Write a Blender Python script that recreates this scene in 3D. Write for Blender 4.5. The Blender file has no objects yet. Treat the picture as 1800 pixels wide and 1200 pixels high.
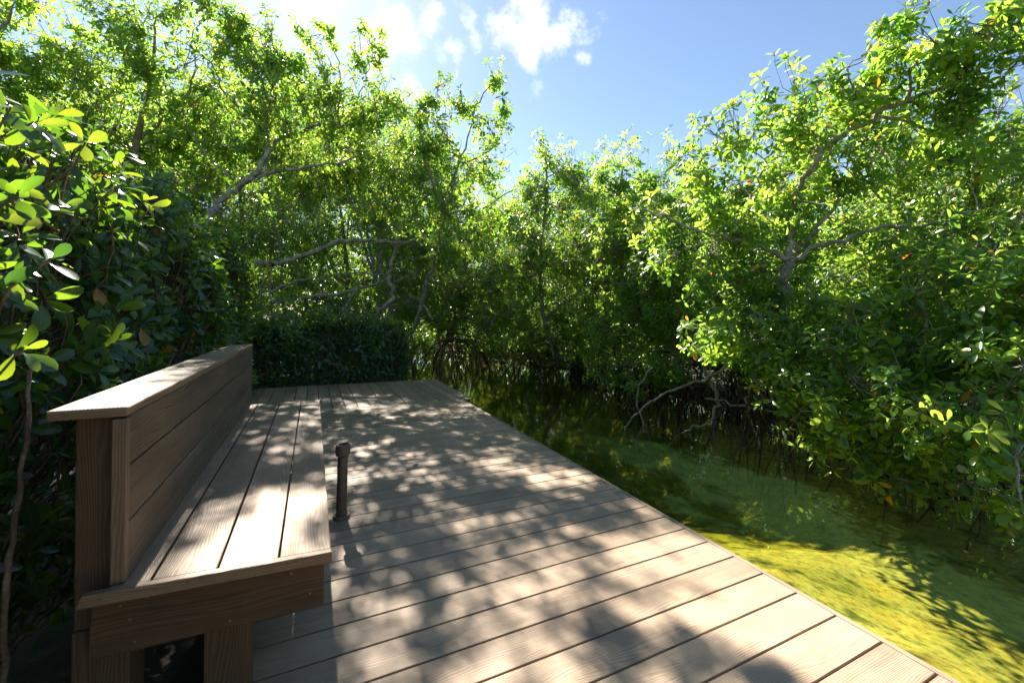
import bpy, bmesh, math, random
import numpy as np
from mathutils import Vector, Matrix, Euler
R = math.radians
random.seed(7)
rng = np.random.default_rng(11)
scene = bpy.context.scene
C = scene.collection

# ------------------------------------------------------------------ camera
CAM_H = 1.155
YAW, ROLL = R(25.293), R(0.704)
cam_d = bpy.data.cameras.new('camera')
cam = bpy.data.objects.new('camera', cam_d)
C.objects.link(cam)
cam_d.sensor_width = 36.0
cam_d.lens = 14.78
cam_d.shift_y = -0.0244
cam_d.clip_start = 0.02
cam_d.clip_end = 3000
cam.matrix_world = (Matrix.Translation((0, 0, CAM_H)) @ Matrix.Rotation(-YAW, 4, 'Z')
                    @ Matrix.Rotation(R(90), 4, 'X') @ Matrix.Rotation(ROLL, 4, 'Z'))
scene.camera = cam

FWD = np.array([math.sin(YAW), math.cos(YAW), 0.0])
RGT = np.array([math.cos(YAW), -math.sin(YAW), 0.0])
UPV = np.array([0, 0, 1.0])
def at(px, py, d):
    """a surveyed point: photograph pixel and depth in metres to a place in the world"""
    dx, dy = px - 900, py - 556.1
    c, s = math.cos(ROLL), math.sin(ROLL)
    a, b = c*dx + s*dy, -s*dx + c*dy
    return np.array([0, 0, CAM_H]) + d*(FWD + RGT*a/739.0 - UPV*b/739.0)

# ------------------------------------------------------------------ light
SUN_EL, SUN_AZ = R(40.4), R(-2.9)
sun_dir = Vector((math.sin(SUN_AZ)*math.cos(SUN_EL), math.cos(SUN_AZ)*math.cos(SUN_EL), math.sin(SUN_EL)))
sl = bpy.data.lights.new('sun', 'SUN')
sl.energy = 5.0
sl.angle = R(0.55)
sl.color = (1.0, 0.93, 0.82)
so = bpy.data.objects.new('sun', sl)
C.objects.link(so)
so.rotation_euler = (-sun_dir).to_track_quat('-Z', 'Y').to_euler()

scene.view_settings.view_transform = 'Standard'
scene.view_settings.look = 'None'
scene.view_settings.exposure = 2.15
scene.view_settings.gamma = 1.0
scene.render.film_transparent = False
cy = scene.cycles
cy.max_bounces = 9
cy.diffuse_bounces = 5
cy.glossy_bounces = 3
cy.transmission_bounces = 6
cy.transparent_max_bounces = 10
cy.caustics_reflective = False
cy.caustics_refractive = False
cy.sample_clamp_indirect = 8
cy.use_denoising = True

def N(nt, typ, **kw):
    n = nt.nodes.new(typ)
    for k, v in kw.items():
        if k.startswith('i_'):
            n.inputs[k[2:].replace('_', ' ')].default_value = v
        else:
            setattr(n, k, v)
    return n
def math_n(nt, op, a, b=None, c=None, clamp=False):
    n = nt.nodes.new('ShaderNodeMath'); n.operation = op; n.use_clamp = clamp
    for i, v in enumerate((a, b, c)):
        if v is None: continue
        if isinstance(v, (int, float)): n.inputs[i].default_value = v
        else: nt.links.new(v, n.inputs[i])
    return n.outputs[0]
def mixc(nt, fac, a, b, mode='MIX'):
    n = nt.nodes.new('ShaderNodeMix'); n.data_type = 'RGBA'; n.blend_type = mode
    for s, v in ((0, fac), (6, a), (7, b)):
        if isinstance(v, (int, float)): n.inputs[s].default_value = v
        elif isinstance(v, tuple): n.inputs[s].default_value = (*v, 1)
        else: nt.links.new(v, n.inputs[s])
    return n.outputs[2]
def ramp(nt, fac, stops, interp='LINEAR'):
    n = nt.nodes.new('ShaderNodeValToRGB'); cr = n.color_ramp; cr.interpolation = interp
    while len(cr.elements) > 1: cr.elements.remove(cr.elements[0])
    for i, (p, c) in enumerate(stops):
        e = cr.elements[0] if i == 0 else cr.elements.new(p)
        e.position = p
        e.color = (*c, 1) if isinstance(c, tuple) else (c, c, c, 1)
    nt.links.new(fac, n.inputs[0])
    return n.outputs[0]

world = bpy.data.worlds.new('World'); scene.world = world
world.use_nodes = True
nt = world.node_tree; nt.nodes.clear()
sky = N(nt, 'ShaderNodeTexSky', sky_type='NISHITA', sun_disc=False, sun_elevation=SUN_EL, sun_rotation=SUN_AZ,
        air_density=1.0, dust_density=0.2, ozone_density=1.3, altitude=0)
tc = N(nt, 'ShaderNodeTexCoord')
# thin broken clouds: each is a soft patch of the sky dome frayed by noise
warp = N(nt, 'ShaderNodeTexNoise', i_Scale=7.0, i_Detail=6.0, i_Roughness=0.62)
nt.links.new(tc.outputs['Generated'], warp.inputs['Vector'])
wv = N(nt, 'ShaderNodeVectorMath', operation='MULTIPLY_ADD')
nt.links.new(warp.outputs['Color'], wv.inputs[0]); wv.inputs[1].default_value = (.13,.13,.13)
wa = N(nt, 'ShaderNodeVectorMath', operation='SUBTRACT')
nt.links.new(tc.outputs['Generated'], wa.inputs[0]); wa.inputs[1].default_value = (.065,.065,.065)
nt.links.new(wa.outputs[0], wv.inputs[2])
msum = None
CLOUDS = [(905,55,.06,1.0),(940,30,.055,1.0),(975,62,.055,1.0),(912,88,.04,1.0),(1010,45,.03,.7),(1030,65,.035,.8),(1028,95,.03,.8),
          (690,65,.07,1.0),(665,95,.06,1.0),(748,18,.035,.9),(742,40,.025,.7),(800,72,.035,.9),(838,60,.035,.7),(803,100,.03,.9),(803,125,.025,.9),(775,85,.03,.7),
          (715,152,.045,.9),(690,165,.03,.8),(935,158,.035,.9),(1350,108,.03,.5),(1280,180,.03,.45),(825,5,.03,.6),(1070,20,.025,.4),(560,-30,.08,.5)]
for px, py, r, w in CLOUDS:
    v = at(px, py, 1.0) - np.array([0, 0, CAM_H]); v /= np.linalg.norm(v)
    dn = N(nt, 'ShaderNodeVectorMath', operation='DISTANCE')
    nt.links.new(wv.outputs[0], dn.inputs[0]); dn.inputs[1].default_value = tuple(v)
    g = math_n(nt, 'MULTIPLY', math_n(nt, 'SUBTRACT', 1.0, math_n(nt, 'DIVIDE', dn.outputs['Value'], r*1.25), clamp=True), w)
    msum = g if msum is None else math_n(nt, 'MAXIMUM', msum, g)
fine = N(nt, 'ShaderNodeTexNoise', i_Scale=13.0, i_Detail=8.0, i_Roughness=0.68)
nt.links.new(tc.outputs['Generated'], fine.inputs['Vector'])
mm = math_n(nt, 'MULTIPLY_ADD', fine.outputs['Fac'], 2.3, -1.42)
mm = math_n(nt, 'ADD', mm, math_n(nt, 'MULTIPLY', msum, 1.15))
mm = math_n(nt, 'MULTIPLY', mm, math_n(nt, 'MULTIPLY', msum, 5.0, clamp=True))
cm = ramp(nt, mm, [(0.0, 0.0), (0.95, 1.0)], 'EASE')
cm2 = math_n(nt, 'MULTIPLY', cm, 0.85)
skyc = mixc(nt, cm2, sky.outputs[0], (7.2, 7.2, 7.3))
bg = N(nt, 'ShaderNodeBackground', i_Strength=0.048)
nt.links.new(skyc, bg.inputs['Color'])
wo = N(nt, 'ShaderNodeOutputWorld'); nt.links.new(bg.outputs[0], wo.inputs[0])

# ------------------------------------------------------------------ materials
def new_mat(name):
    m = bpy.data.materials.new(name); m.use_nodes = True
    nt = m.node_tree; nt.nodes.clear()
    out = N(nt, 'ShaderNodeOutputMaterial')
    return m, nt, out

def wood_mat(name, dark, mid, light, rough=0.62, bump=0.35, freq=1.0):
    m, nt, out = new_mat(name)
    uv = N(nt, 'ShaderNodeUVMap', uv_map='UVMap')
    sx = N(nt, 'ShaderNodeSeparateXYZ'); nt.links.new(uv.outputs[0], sx.inputs[0])
    def vec(su, sv, off=0.0):
        c = N(nt, 'ShaderNodeCombineXYZ')
        nt.links.new(math_n(nt, 'MULTIPLY', sx.outputs[0], su), c.inputs[0])
        nt.links.new(math_n(nt, 'MULTIPLY_ADD', sx.outputs[1], sv, off), c.inputs[1])
        return c.outputs[0]
    n1 = N(nt, 'ShaderNodeTexNoise', i_Scale=1.0, i_Detail=1.5, i_Roughness=0.4); nt.links.new(vec(1.7, 13), n1.inputs['Vector'])
    vw = math_n(nt, 'ADD', sx.outputs[1], math_n(nt, 'MULTIPLY', n1.outputs['Fac'], 0.085))
    n1b = N(nt, 'ShaderNodeTexNoise', i_Scale=1.0, i_Detail=2); nt.links.new(vec(14, 60), n1b.inputs['Vector'])
    vw = math_n(nt, 'ADD', vw, math_n(nt, 'MULTIPLY', n1b.outputs['Fac'], 0.006))
    w = math_n(nt, 'SINE', math_n(nt, 'MULTIPLY', vw, 800.0*freq))
    grain = math_n(nt, 'MULTIPLY_ADD', w, 0.5, 0.5)
    n2 = N(nt, 'ShaderNodeTexNoise', i_Scale=1.0, i_Detail=3.0, i_Roughness=0.7); nt.links.new(vec(7, 230), n2.inputs['Vector'])
    n3 = N(nt, 'ShaderNodeTexNoise', i_Scale=1.0, i_Detail=4.0); nt.links.new(vec(2.2, 6), n3.inputs['Vector'])
    n4 = N(nt, 'ShaderNodeTexNoise', i_Scale=1.0, i_Detail=6.0, i_Roughness=0.65); nt.links.new(vec(9, 9), n4.inputs['Vector'])
    n5 = N(nt, 'ShaderNodeTexNoise', i_Scale=1.0, i_Detail=2.0); nt.links.new(vec(1.5, 45, 7.0), n5.inputs['Vector'])
    g = math_n(nt, 'ADD', math_n(nt, 'MULTIPLY', grain, 0.46), math_n(nt, 'MULTIPLY', n2.outputs['Fac'], 0.42))
    g = math_n(nt, 'ADD', g, math_n(nt, 'MULTIPLY_ADD', n5.outputs['Fac'], 0.7, -0.25))
    col = ramp(nt, g, [(0.12, dark), (0.5, mid), (0.88, light)])
    mot = ramp(nt, n3.outputs['Fac'], [(0.3, 0.77), (0.7, 1.13)])
    col = mixc(nt, 1.0, col, mot, 'MULTIPLY')
    mot2 = ramp(nt, n4.outputs['Fac'], [(0.3, (0.86, 0.87, 0.9)), (0.66, (1.08, 1.06, 1.03))])
    col = mixc(nt, 1.0, col, mot2, 'MULTIPLY')
    tnt = N(nt, 'ShaderNodeAttribute', attribute_name='board')
    col = mixc(nt, 1.0, col, ramp(nt, tnt.outputs['Fac'], [(0, (0.80, 0.79, 0.78)), (1, (1.14, 1.13, 1.12))]), 'MULTIPLY')
    vo = N(nt, 'ShaderNodeTexVoronoi', i_Scale=1.0); nt.links.new(vec(11, 11), vo.inputs['Vector'])
    spn = N(nt, 'ShaderNodeTexNoise', i_Scale=1.0, i_Detail=3); nt.links.new(vec(60, 60), spn.inputs['Vector'])
    sp = math_n(nt, 'ADD', vo.outputs['Distance'], math_n(nt, 'MULTIPLY', spn.outputs['Fac'], 0.12))
    gate = N(nt, 'ShaderNodeSeparateColor'); nt.links.new(vo.outputs['Color'], gate.inputs[0])
    spm = math_n(nt, 'MULTIPLY', ramp(nt, sp, [(0.085, 1.0), (0.11, 0.0)]), math_n(nt, 'GREATER_THAN', gate.outputs[0], 0.86))
    col = mixc(nt, math_n(nt, 'MULTIPLY', spm, 0.55), col, (0.62, 0.6, 0.57))
    b = N(nt, 'ShaderNodeBsdfPrincipled', i_Roughness=rough)
    b.inputs['Specular IOR Level'].default_value = 0.35
    nt.links.new(col, b.inputs['Base Color'])
    bp = N(nt, 'ShaderNodeBump', i_Strength=bump, i_Distance=0.0025)
    nt.links.new(g, bp.inputs['Height']); nt.links.new(bp.outputs[0], b.inputs['Normal'])
    nt.links.new(b.outputs[0], out.inputs[0])
    return m

M = {}
M['deck'] = wood_mat('deck_composite', (0.235, 0.168, 0.112), (0.315, 0.234, 0.162), (0.37, 0.284, 0.203), freq=1.15)
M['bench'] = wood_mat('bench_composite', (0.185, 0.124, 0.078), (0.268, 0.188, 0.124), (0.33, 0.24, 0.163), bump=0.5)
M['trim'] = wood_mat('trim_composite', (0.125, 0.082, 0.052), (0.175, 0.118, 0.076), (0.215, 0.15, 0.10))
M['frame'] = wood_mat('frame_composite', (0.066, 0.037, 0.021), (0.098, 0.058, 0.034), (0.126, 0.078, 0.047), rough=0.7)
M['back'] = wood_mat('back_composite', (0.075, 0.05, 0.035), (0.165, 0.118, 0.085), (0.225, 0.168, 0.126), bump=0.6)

def plain(name, col, rough=0.6, scale=40, var=0.25, bump=0.1, metallic=0.0, spec=0.5):
    m, nt, out = new_mat(name)
    t = N(nt, 'ShaderNodeTexCoord')
    n = N(nt, 'ShaderNodeTexNoise', i_Scale=scale, i_Detail=5.0, i_Roughness=0.65); nt.links.new(t.outputs['Object'], n.inputs['Vector'])
    lo = tuple(c*(1-var) for c in col); hi = tuple(min(1, c*(1+var)) for c in col)
    b = N(nt, 'ShaderNodeBsdfPrincipled', i_Roughness=rough, i_Metallic=metallic)
    b.inputs['Specular IOR Level'].default_value = spec
    nt.links.new(ramp(nt, n.outputs['Fac'], [(0.32, lo), (0.68, hi)]), b.inputs['Base Color'])
    bp = N(nt, 'ShaderNodeBump', i_Strength=bump, i_Distance=0.01)
    nt.links.new(n.outputs['Fac'], bp.inputs['Height']); nt.links.new(bp.outputs[0], b.inputs['Normal'])
    nt.links.new(b.outputs[0], out.inputs[0])
    return m
M['pipe'] = plain('brown_plastic', (0.135, 0.093, 0.07), 0.5, 25, 0.22, 0.05)
M['pipe_dark'] = plain('pipe_inside', (0.02, 0.018, 0.016), 0.8)
M['screw'] = plain('screw_steel', (0.2, 0.15, 0.11), 0.5, 300, 0.2, 0.0, 0.7)
M['strip'] = plain('pale_blue', (0.45, 0.6, 0.75), 0.25)

def bark_mat(name, a, b_, c_, scale=9):
    m, nt, out = new_mat(name)
    t = N(nt, 'ShaderNodeTexCoord')
    n = N(nt, 'ShaderNodeTexNoise', i_Scale=scale, i_Detail=7.0, i_Roughness=0.7); nt.links.new(t.outputs['Object'], n.inputs['Vector'])
    n2 = N(nt, 'ShaderNodeTexNoise', i_Scale=scale*7, i_Detail=4.0, i_Roughness=0.7); nt.links.new(t.outputs['Object'], n2.inputs['Vector'])
    f = math_n(nt, 'ADD', math_n(nt, 'MULTIPLY', n.outputs['Fac'], .6), math_n(nt, 'MULTIPLY', n2.outputs['Fac'], .4))
    bs = N(nt, 'ShaderNodeBsdfPrincipled', i_Roughness=0.8); bs.inputs['Specular IOR Level'].default_value = .25
    nt.links.new(ramp(nt, f, [(0.38, a), (0.5, b_), (0.6, c_)]), bs.inputs['Base Color'])
    bp = N(nt, 'ShaderNodeBump', i_Strength=0.6, i_Distance=0.012)
    nt.links.new(f, bp.inputs['Height']); nt.links.new(bp.outputs[0], bs.inputs['Normal'])
    nt.links.new(bs.outputs[0], out.inputs[0])
    return m
M['bark'] = bark_mat('mangrove_bark', (0.13, 0.10, 0.075), (0.27, 0.235, 0.19), (0.46, 0.43, 0.37))
M['twig'] = bark_mat('twig_bark', (0.085, 0.055, 0.038), (0.16, 0.11, 0.08), (0.27, 0.2, 0.15), 14)
M['root'] = bark_mat('root_bark', (0.028, 0.019, 0.014), (0.065, 0.042, 0.028), (0.14, 0.10, 0.07), 12)

def leaf_mat(name, greens, trans, tfac=0.42, rough=0.34, spec=0.5):
    m, nt, out = new_mat(name)
    t = N(nt, 'ShaderNodeAttribute', attribute_name='tint')
    lv = N(nt, 'ShaderNodeAttribute', attribute_name='rib')
    base = ramp(nt, t.outputs['Fac'], [(0.0, greens[0]), (0.45, greens[1]), (0.9, greens[2]), (0.975, greens[2]), (0.982, (0.42, 0.30, 0.02)), (0.992, (0.42, 0.28, 0.02)), (0.9985, (0.42, 0.14, 0.02))])
    tr = ramp(nt, t.outputs['Fac'], [(0.0, trans[0]), (0.45, trans[1]), (0.9, trans[2]), (0.975, trans[2]), (0.982, (0.75, 0.45, 0.02)), (0.9985, (0.7, 0.2, 0.02))])
    rib = math_n(nt, 'SUBTRACT', 1.0, math_n(nt, 'MULTIPLY', math_n(nt, 'ABSOLUTE', lv.outputs['Fac']), 9.0), clamp=True)
    base = mixc(nt, math_n(nt, 'MULTIPLY', rib, 0.5), base, (0.16, 0.22, 0.06))
    b = N(nt, 'ShaderNodeBsdfPrincipled', i_Roughness=rough)
    b.inputs['Specular IOR Level'].default_value = spec
    nt.links.new(base, b.inputs['Base Color'])
    tl = N(nt, 'ShaderNodeBsdfTranslucent'); nt.links.new(tr, tl.inputs['Color'])
    mx = N(nt, 'ShaderNodeMixShader'); mx.inputs[0].default_value = tfac
    nt.links.new(b.outputs[0], mx.inputs[1]); nt.links.new(tl.outputs[0], mx.inputs[2])
    nt.links.new(mx.outputs[0], out.inputs[0])
    return m
M['leaf'] = leaf_mat('mangrove_leaf', [(0.035, 0.105, 0.020), (0.065, 0.165, 0.022), (0.13, 0.24, 0.025)],
                     [(0.15, 0.36, 0.03), (0.33, 0.56, 0.05), (0.58, 0.74, 0.08)], tfac=0.58, rough=0.30, spec=0.7)
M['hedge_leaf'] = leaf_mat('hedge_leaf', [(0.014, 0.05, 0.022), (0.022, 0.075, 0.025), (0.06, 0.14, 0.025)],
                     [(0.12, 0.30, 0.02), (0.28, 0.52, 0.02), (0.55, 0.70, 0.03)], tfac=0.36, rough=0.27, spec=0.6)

def ground_mat():
    m, nt, out = new_mat('mud_and_litter')
    t = N(nt, 'ShaderNodeTexCoord')
    n = N(nt, 'ShaderNodeTexNoise', i_Scale=5, i_Detail=8.0, i_Roughness=0.7); nt.links.new(t.outputs['Object'], n.inputs['Vector'])
    b = N(nt, 'ShaderNodeBsdfPrincipled', i_Roughness=0.85)
    nt.links.new(ramp(nt, n.outputs['Fac'], [(0.3, (0.02, 0.015, 0.01)), (0.55, (0.05, 0.038, 0.025)), (0.7, (0.11, 0.08, 0.05))]), b.inputs['Base Color'])
    bp = N(nt, 'ShaderNodeBump', i_Strength=0.8, i_Distance=0.04)
    nt.links.new(n.outputs['Fac'], bp.inputs['Height']); nt.links.new(bp.outputs[0], b.inputs['Normal'])
    nt.links.new(b.outputs[0], out.inputs[0])
    return m
def bed_mat():
    m, nt, out = new_mat('algae_sand_bed')
    t = N(nt, 'ShaderNodeTexCoord')
    def noise(s, d, sc=(1, 1, 1), rot=0.0):
        mp = N(nt, 'ShaderNodeMapping'); mp.inputs['Scale'].default_value = sc; mp.inputs['Rotation'].default_value = (0, 0, rot)
        nt.links.new(t.outputs['Object'], mp.inputs[0])
        n = N(nt, 'ShaderNodeTexNoise', i_Scale=s, i_Detail=d, i_Roughness=0.68); nt.links.new(mp.outputs[0], n.inputs['Vector'])
        return n.outputs['Fac']
    a = noise(1.1, 6); b2 = noise(7, 7, (1, .45, 1), .5); c2 = noise(30, 4, (1, .5, 1), .4)
    col = ramp(nt, a, [(0.33, (0.27, 0.26, 0.06)), (0.5, (0.40, 0.355, 0.11)), (0.66, (0.50, 0.43, 0.17))])
    col = mixc(nt, 1.0, col, ramp(nt, b2, [(0.36, (0.22, 0.34, 0.25)), (0.47, (0.9, 0.95, 1.0)), (0.55, (1.0, 1.0, 1.0)), (0.68, (1.3, 1.08, .85))]), 'MULTIPLY')
    col = mixc(nt, 1.0, col, ramp(nt, c2, [(0.34, 0.42), (0.46, 0.95), (0.62, 1.25)]), 'MULTIPLY')
    b = N(nt, 'ShaderNodeBsdfPrincipled', i_Roughness=0.9)
    nt.links.new(col, b.inputs['Base Color'])
    bp = N(nt, 'ShaderNodeBump', i_Strength=0.7, i_Distance=0.03)
    nt.links.new(b2, bp.inputs['Height']); nt.links.new(bp.outputs[0], b.inputs['Normal'])
    nt.links.new(b.outputs[0], out.inputs[0])
    return m
def water_mat():
    m, nt, out = new_mat('green_water')
    t = N(nt, 'ShaderNodeTexCoord')
    n = N(nt, 'ShaderNodeTexNoise', i_Scale=3.2, i_Detail=3.0, i_Roughness=0.5); nt.links.new(t.outputs['Object'], n.inputs['Vector'])
    n2 = N(nt, 'ShaderNodeTexNoise', i_Scale=14, i_Detail=2.0, i_Roughness=0.5); nt.links.new(t.outputs['Object'], n2.inputs['Vector'])
    h = math_n(nt, 'ADD', n.outputs['Fac'], math_n(nt, 'MULTIPLY', n2.outputs['Fac'], 0.22))
    bp = N(nt, 'ShaderNodeBump', i_Strength=0.07, i_Distance=0.04)
    nt.links.new(h, bp.inputs['Height'])
    lw = N(nt, 'ShaderNodeLayerWeight', i_Blend=0.5); nt.links.new(bp.outputs[0], lw.inputs['Normal'])
    fr = math_n(nt, 'MULTIPLY_ADD', math_n(nt, 'POWER', lw.outputs['Facing'], 4.2), 0.95, 0.03, clamp=True)
    tr = N(nt, 'ShaderNodeBsdfTransparent'); tr.inputs[0].default_value = (0.97, 0.98, 0.93, 1)
    df = N(nt, 'ShaderNodeBsdfDiffuse'); df.inputs[0].default_value = (0.03, 0.075, 0.03, 1)
    gl = N(nt, 'ShaderNodeBsdfGlossy', i_Roughness=0.008); gl.inputs[0].default_value = (0.95, 0.97, 0.95, 1)
    nt.links.new(bp.outputs[0], gl.inputs['Normal'])
    m1 = N(nt, 'ShaderNodeMixShader'); m1.inputs[0].default_value = 0.14
    nt.links.new(tr.outputs[0], m1.inputs[1]); nt.links.new(df.outputs[0], m1.inputs[2])
    m2 = N(nt, 'ShaderNodeMixShader'); nt.links.new(fr, m2.inputs[0])
    nt.links.new(m1.outputs[0], m2.inputs[1]); nt.links.new(gl.outputs[0], m2.inputs[2])
    nt.links.new(m2.outputs[0], out.inputs[0])
    va = N(nt, 'ShaderNodeVolumeAbsorption', i_Density=1.25); va.inputs[0].default_value = (0.78, 0.79, 0.32, 1)
    nt.links.new(va.outputs[0], out.inputs['Volume'])
    return m
M['ground'] = ground_mat(); M['bed'] = bed_mat(); M['water'] = water_mat()

# ------------------------------------------------------------------ object helpers
def tag(o, label=None, cat=None, group=None, kind=None):
    if label: o['label'] = label
    if cat: o['category'] = cat
    if group: o['group'] = group
    if kind: o['kind'] = kind
    return o
def empty(name, loc=(0, 0, 0)):
    o = bpy.data.objects.new(name, None); C.objects.link(o)
    o.location = loc; o.empty_display_size = 0.2
    return o
def link_mesh(name, me, mat, parent=None):
    o = bpy.data.objects.new(name, me); C.objects.link(o)
    if mat is not None and not me.materials: me.materials.append(mat)
    if parent is not None:
        o.parent = parent
        o.location = -Vector(parent.location)       # parts are modelled in world metres
    return o

class Boards:
    """collects bevelled boards; every board gets its own piece of wood grain"""
    def __init__(s): s.bm = bmesh.new(); s.uv = s.bm.loops.layers.uv.new('UVMap'); s.at = s.bm.faces.layers.float.new('board')
    def box(s, lo, hi, axis=0, bevel=0.003, verts=None):
        bm = s.bm
        if verts is None:
            x0, y0, z0 = lo; x1, y1, z1 = hi
            verts = [(x0,y0,z0),(x1,y0,z0),(x1,y1,z0),(x0,y1,z0),(x0,y0,z1),(x1,y0,z1),(x1,y1,z1),(x0,y1,z1)]
        vs = [bm.verts.new(v) for v in verts]
        fs = [bm.faces.new([vs[i] for i in f]) for f in ((3,2,1,0),(4,5,6,7),(0,1,5,4),(1,2,6,5),(2,3,7,6),(3,0,4,7))]
        edges = list({e for f in fs for e in f.edges})
        if bevel:
            r = bmesh.ops.bevel(bm, geom=edges+vs, offset=bevel, segments=2, affect='EDGES', profile=0.5)
            fs = list({f for f in fs if f.is_valid} | set(r['faces']) | {f for v in r['verts'] for f in v.link_faces})
        ou, ov, tb = random.uniform(0, 90), random.uniform(0, 90), random.random()
        for f in fs:
            f[s.at] = tb
            n = f.normal if f.normal.length > 0 else Vector((0, 0, 1))
            f.normal_update(); n = f.normal
            oth = [i for i in range(3) if i != axis]
            # across coordinate: whichever remaining axis lies in the face
            k = oth[0] if abs(n[oth[0]]) < abs(n[oth[1]]) else oth[1]
            for l in f.loops:
                c = l.vert.co
                if abs(n[axis]) > 0.7: l[s.uv].uv = (c[oth[0]]*.3+ou, c[oth[1]]+ov)
                else: l[s.uv].uv = (c[axis]+ou, c[k]+ov)
            f.smooth = False
    def build(s, name, mat, parent=None):
        me = bpy.data.meshes.new(name); s.bm.to_mesh(me); s.bm.free()
        return link_mesh(name, me, mat, parent)

def mesh_np(name, V, T, attrs=None, smooth=True, k=3):
    """V (n,3), T (m,k) -> mesh"""
    me = bpy.data.meshes.new(name)
    V = np.asarray(V, np.float32); T = np.asarray(T, np.int32)
    me.vertices.add(len(V)); me.vertices.foreach_set('co', V.ravel())
    me.loops.add(T.size); me.loops.foreach_set('vertex_index', T.ravel())
    me.polygons.add(len(T))
    me.polygons.foreach_set('loop_start', np.arange(0, T.size, k, dtype=np.int32))
    me.polygons.foreach_set('loop_total', np.full(len(T), k, np.int32))
    me.polygons.foreach_set('use_smooth', np.full(len(T), smooth, bool))
    for a, val in (attrs or {}).items():
        at_ = me.attributes.new(a, 'FLOAT', 'POINT'); at_.data.foreach_set('value', np.asarray(val, np.float32))
    me.update(calc_edges=True); me.validate()
    return me

def unit(v): return v/np.maximum(np.linalg.norm(v, axis=-1, keepdims=True), 1e-9)

class Leaves:
    """real leaf blades: a folded, drooping, obovate blade with a petiole"""
    LOD = {0: ([0.0, 0.58, 1.0], [0, 1.0, 0]),
           1: ([0.0, 0.40, 0.76, 1.0], [0, 0.82, 0.92, 0]),
           2: ([0.0, 0.14, 0.32, 0.55, 0.76, 0.92, 1.0], [0.0, 0.16, 0.62, 0.96, 0.98, 0.62, 0.0])}
    def __init__(s): s.V = []; s.T = []; s.tint = []; s.rib = []; s.n = 0
    def add(s, P, A, Nn, L, W, tint, lod=1, droop=0.22, fold=0.28):
        n = len(P)
        if n == 0: return
        us, ws = Leaves.LOD[lod]
        A = unit(A); S = unit(np.cross(A, Nn)); Nn = np.cross(S, A)
        L = np.broadcast_to(L, n)[:, None]; W = np.broadcast_to(W, n)[:, None]
        dr = (droop*rng.uniform(0.3, 1.7, n))[:, None]; fo = (fold*rng.uniform(0.2, 1.8, n))[:, None]
        verts = []; rib = []; idx = []
        for u, w in zip(us, ws):
            c = P + A*L*u - Nn*L*dr*u*u
            if w == 0: verts.append(c); rib.append(0.0); idx.append((len(verts)-1,)*3)
            else:
                o = 0.5*W*w
                verts += [c - S*o + Nn*fo*o, c, c + S*o + Nn*fo*o]; rib += [-1.0, 0.0, 1.0]
                idx.append((len(verts)-3, len(verts)-2, len(verts)-1))
        tri = []
        for (a0, a1, a2), (b0, b1, b2) in zip(idx[:-1], idx[1:]):
            if a0 == a1: tri += [(a0, b1, b0), (a0, b2, b1)] if b0 != b1 else []
            elif b0 == b1: tri += [(a0, a1, b0), (a1, a2, b0)]
            else: tri += [(a0, a1, b1), (a0, b1, b0), (a1, a2, b2), (a1, b2, b1)]
        k = len(verts)
        V = np.stack(verts, 1).reshape(-1, 3)
        T = (np.arange(n)[:, None, None]*k + np.array(tri)[None]).reshape(-1, 3) + s.n
        s.V.append(V); s.T.append(T); s.tint.append(np.repeat(tint, k)); s.rib.append(np.tile(rib, n)); s.n += n*k
    def rosettes(s, P, D, L, lod=1, nleaf=7, W=0.42, tint_mu=0.45, tint_sd=0.25, yellow=0.016):
        """whorl of leaves round every shoot tip P pointing along D"""
        n = len(P); D = unit(D)
        ref = unit(rng.normal(size=(n, 3))); E1 = unit(np.cross(D, ref)); E2 = np.cross(D, E1)
        base_t = np.clip(rng.normal(tint_mu, tint_sd, n), 0, 0.93)
        for i in range(nleaf):
            keep = rng.random(n) < 0.9
            az = i*2.4 + rng.normal(0, .25, n); 
            th = np.radians(np.clip(22 + 78*(i+1)/nleaf + rng.normal(0, 12, n), 8, 125))
            e = E1*np.cos(az)[:, None] + E2*np.sin(az)[:, None]
            A = D*np.cos(th)[:, None] + e*np.sin(th)[:, None] + np.array([0, 0, -.10])
            Nn = D*np.sin(th)[:, None] - e*np.cos(th)[:, None] + rng.normal(0, .18, (n, 3))
            ll = L*(0.55 + 0.5*min(1, (i+1.5)/nleaf*1.4))*rng.uniform(.75, 1.2, n)
            t = np.clip(base_t + rng.normal(0, .10, n) + (0.16 if i < 2 else 0), 0, 0.95)
            t = np.where(rng.random(n) < yellow, rng.uniform(.983, 1, n), t)
            off = P - D*(0.3*ll*(i/nleaf))[:, None] + e*0.006
            s.add(off[keep], A[keep], Nn[keep], ll[keep], (ll*W*rng.uniform(.85, 1.15, n))[keep], t[keep], lod)
    def build(s, name, mat, parent):
        me = mesh_np(name, np.concatenate(s.V), np.concatenate(s.T), {'tint': np.concatenate(s.tint), 'rib': np.concatenate(s.rib)})
        return link_mesh(name, me, mat, parent)

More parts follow.
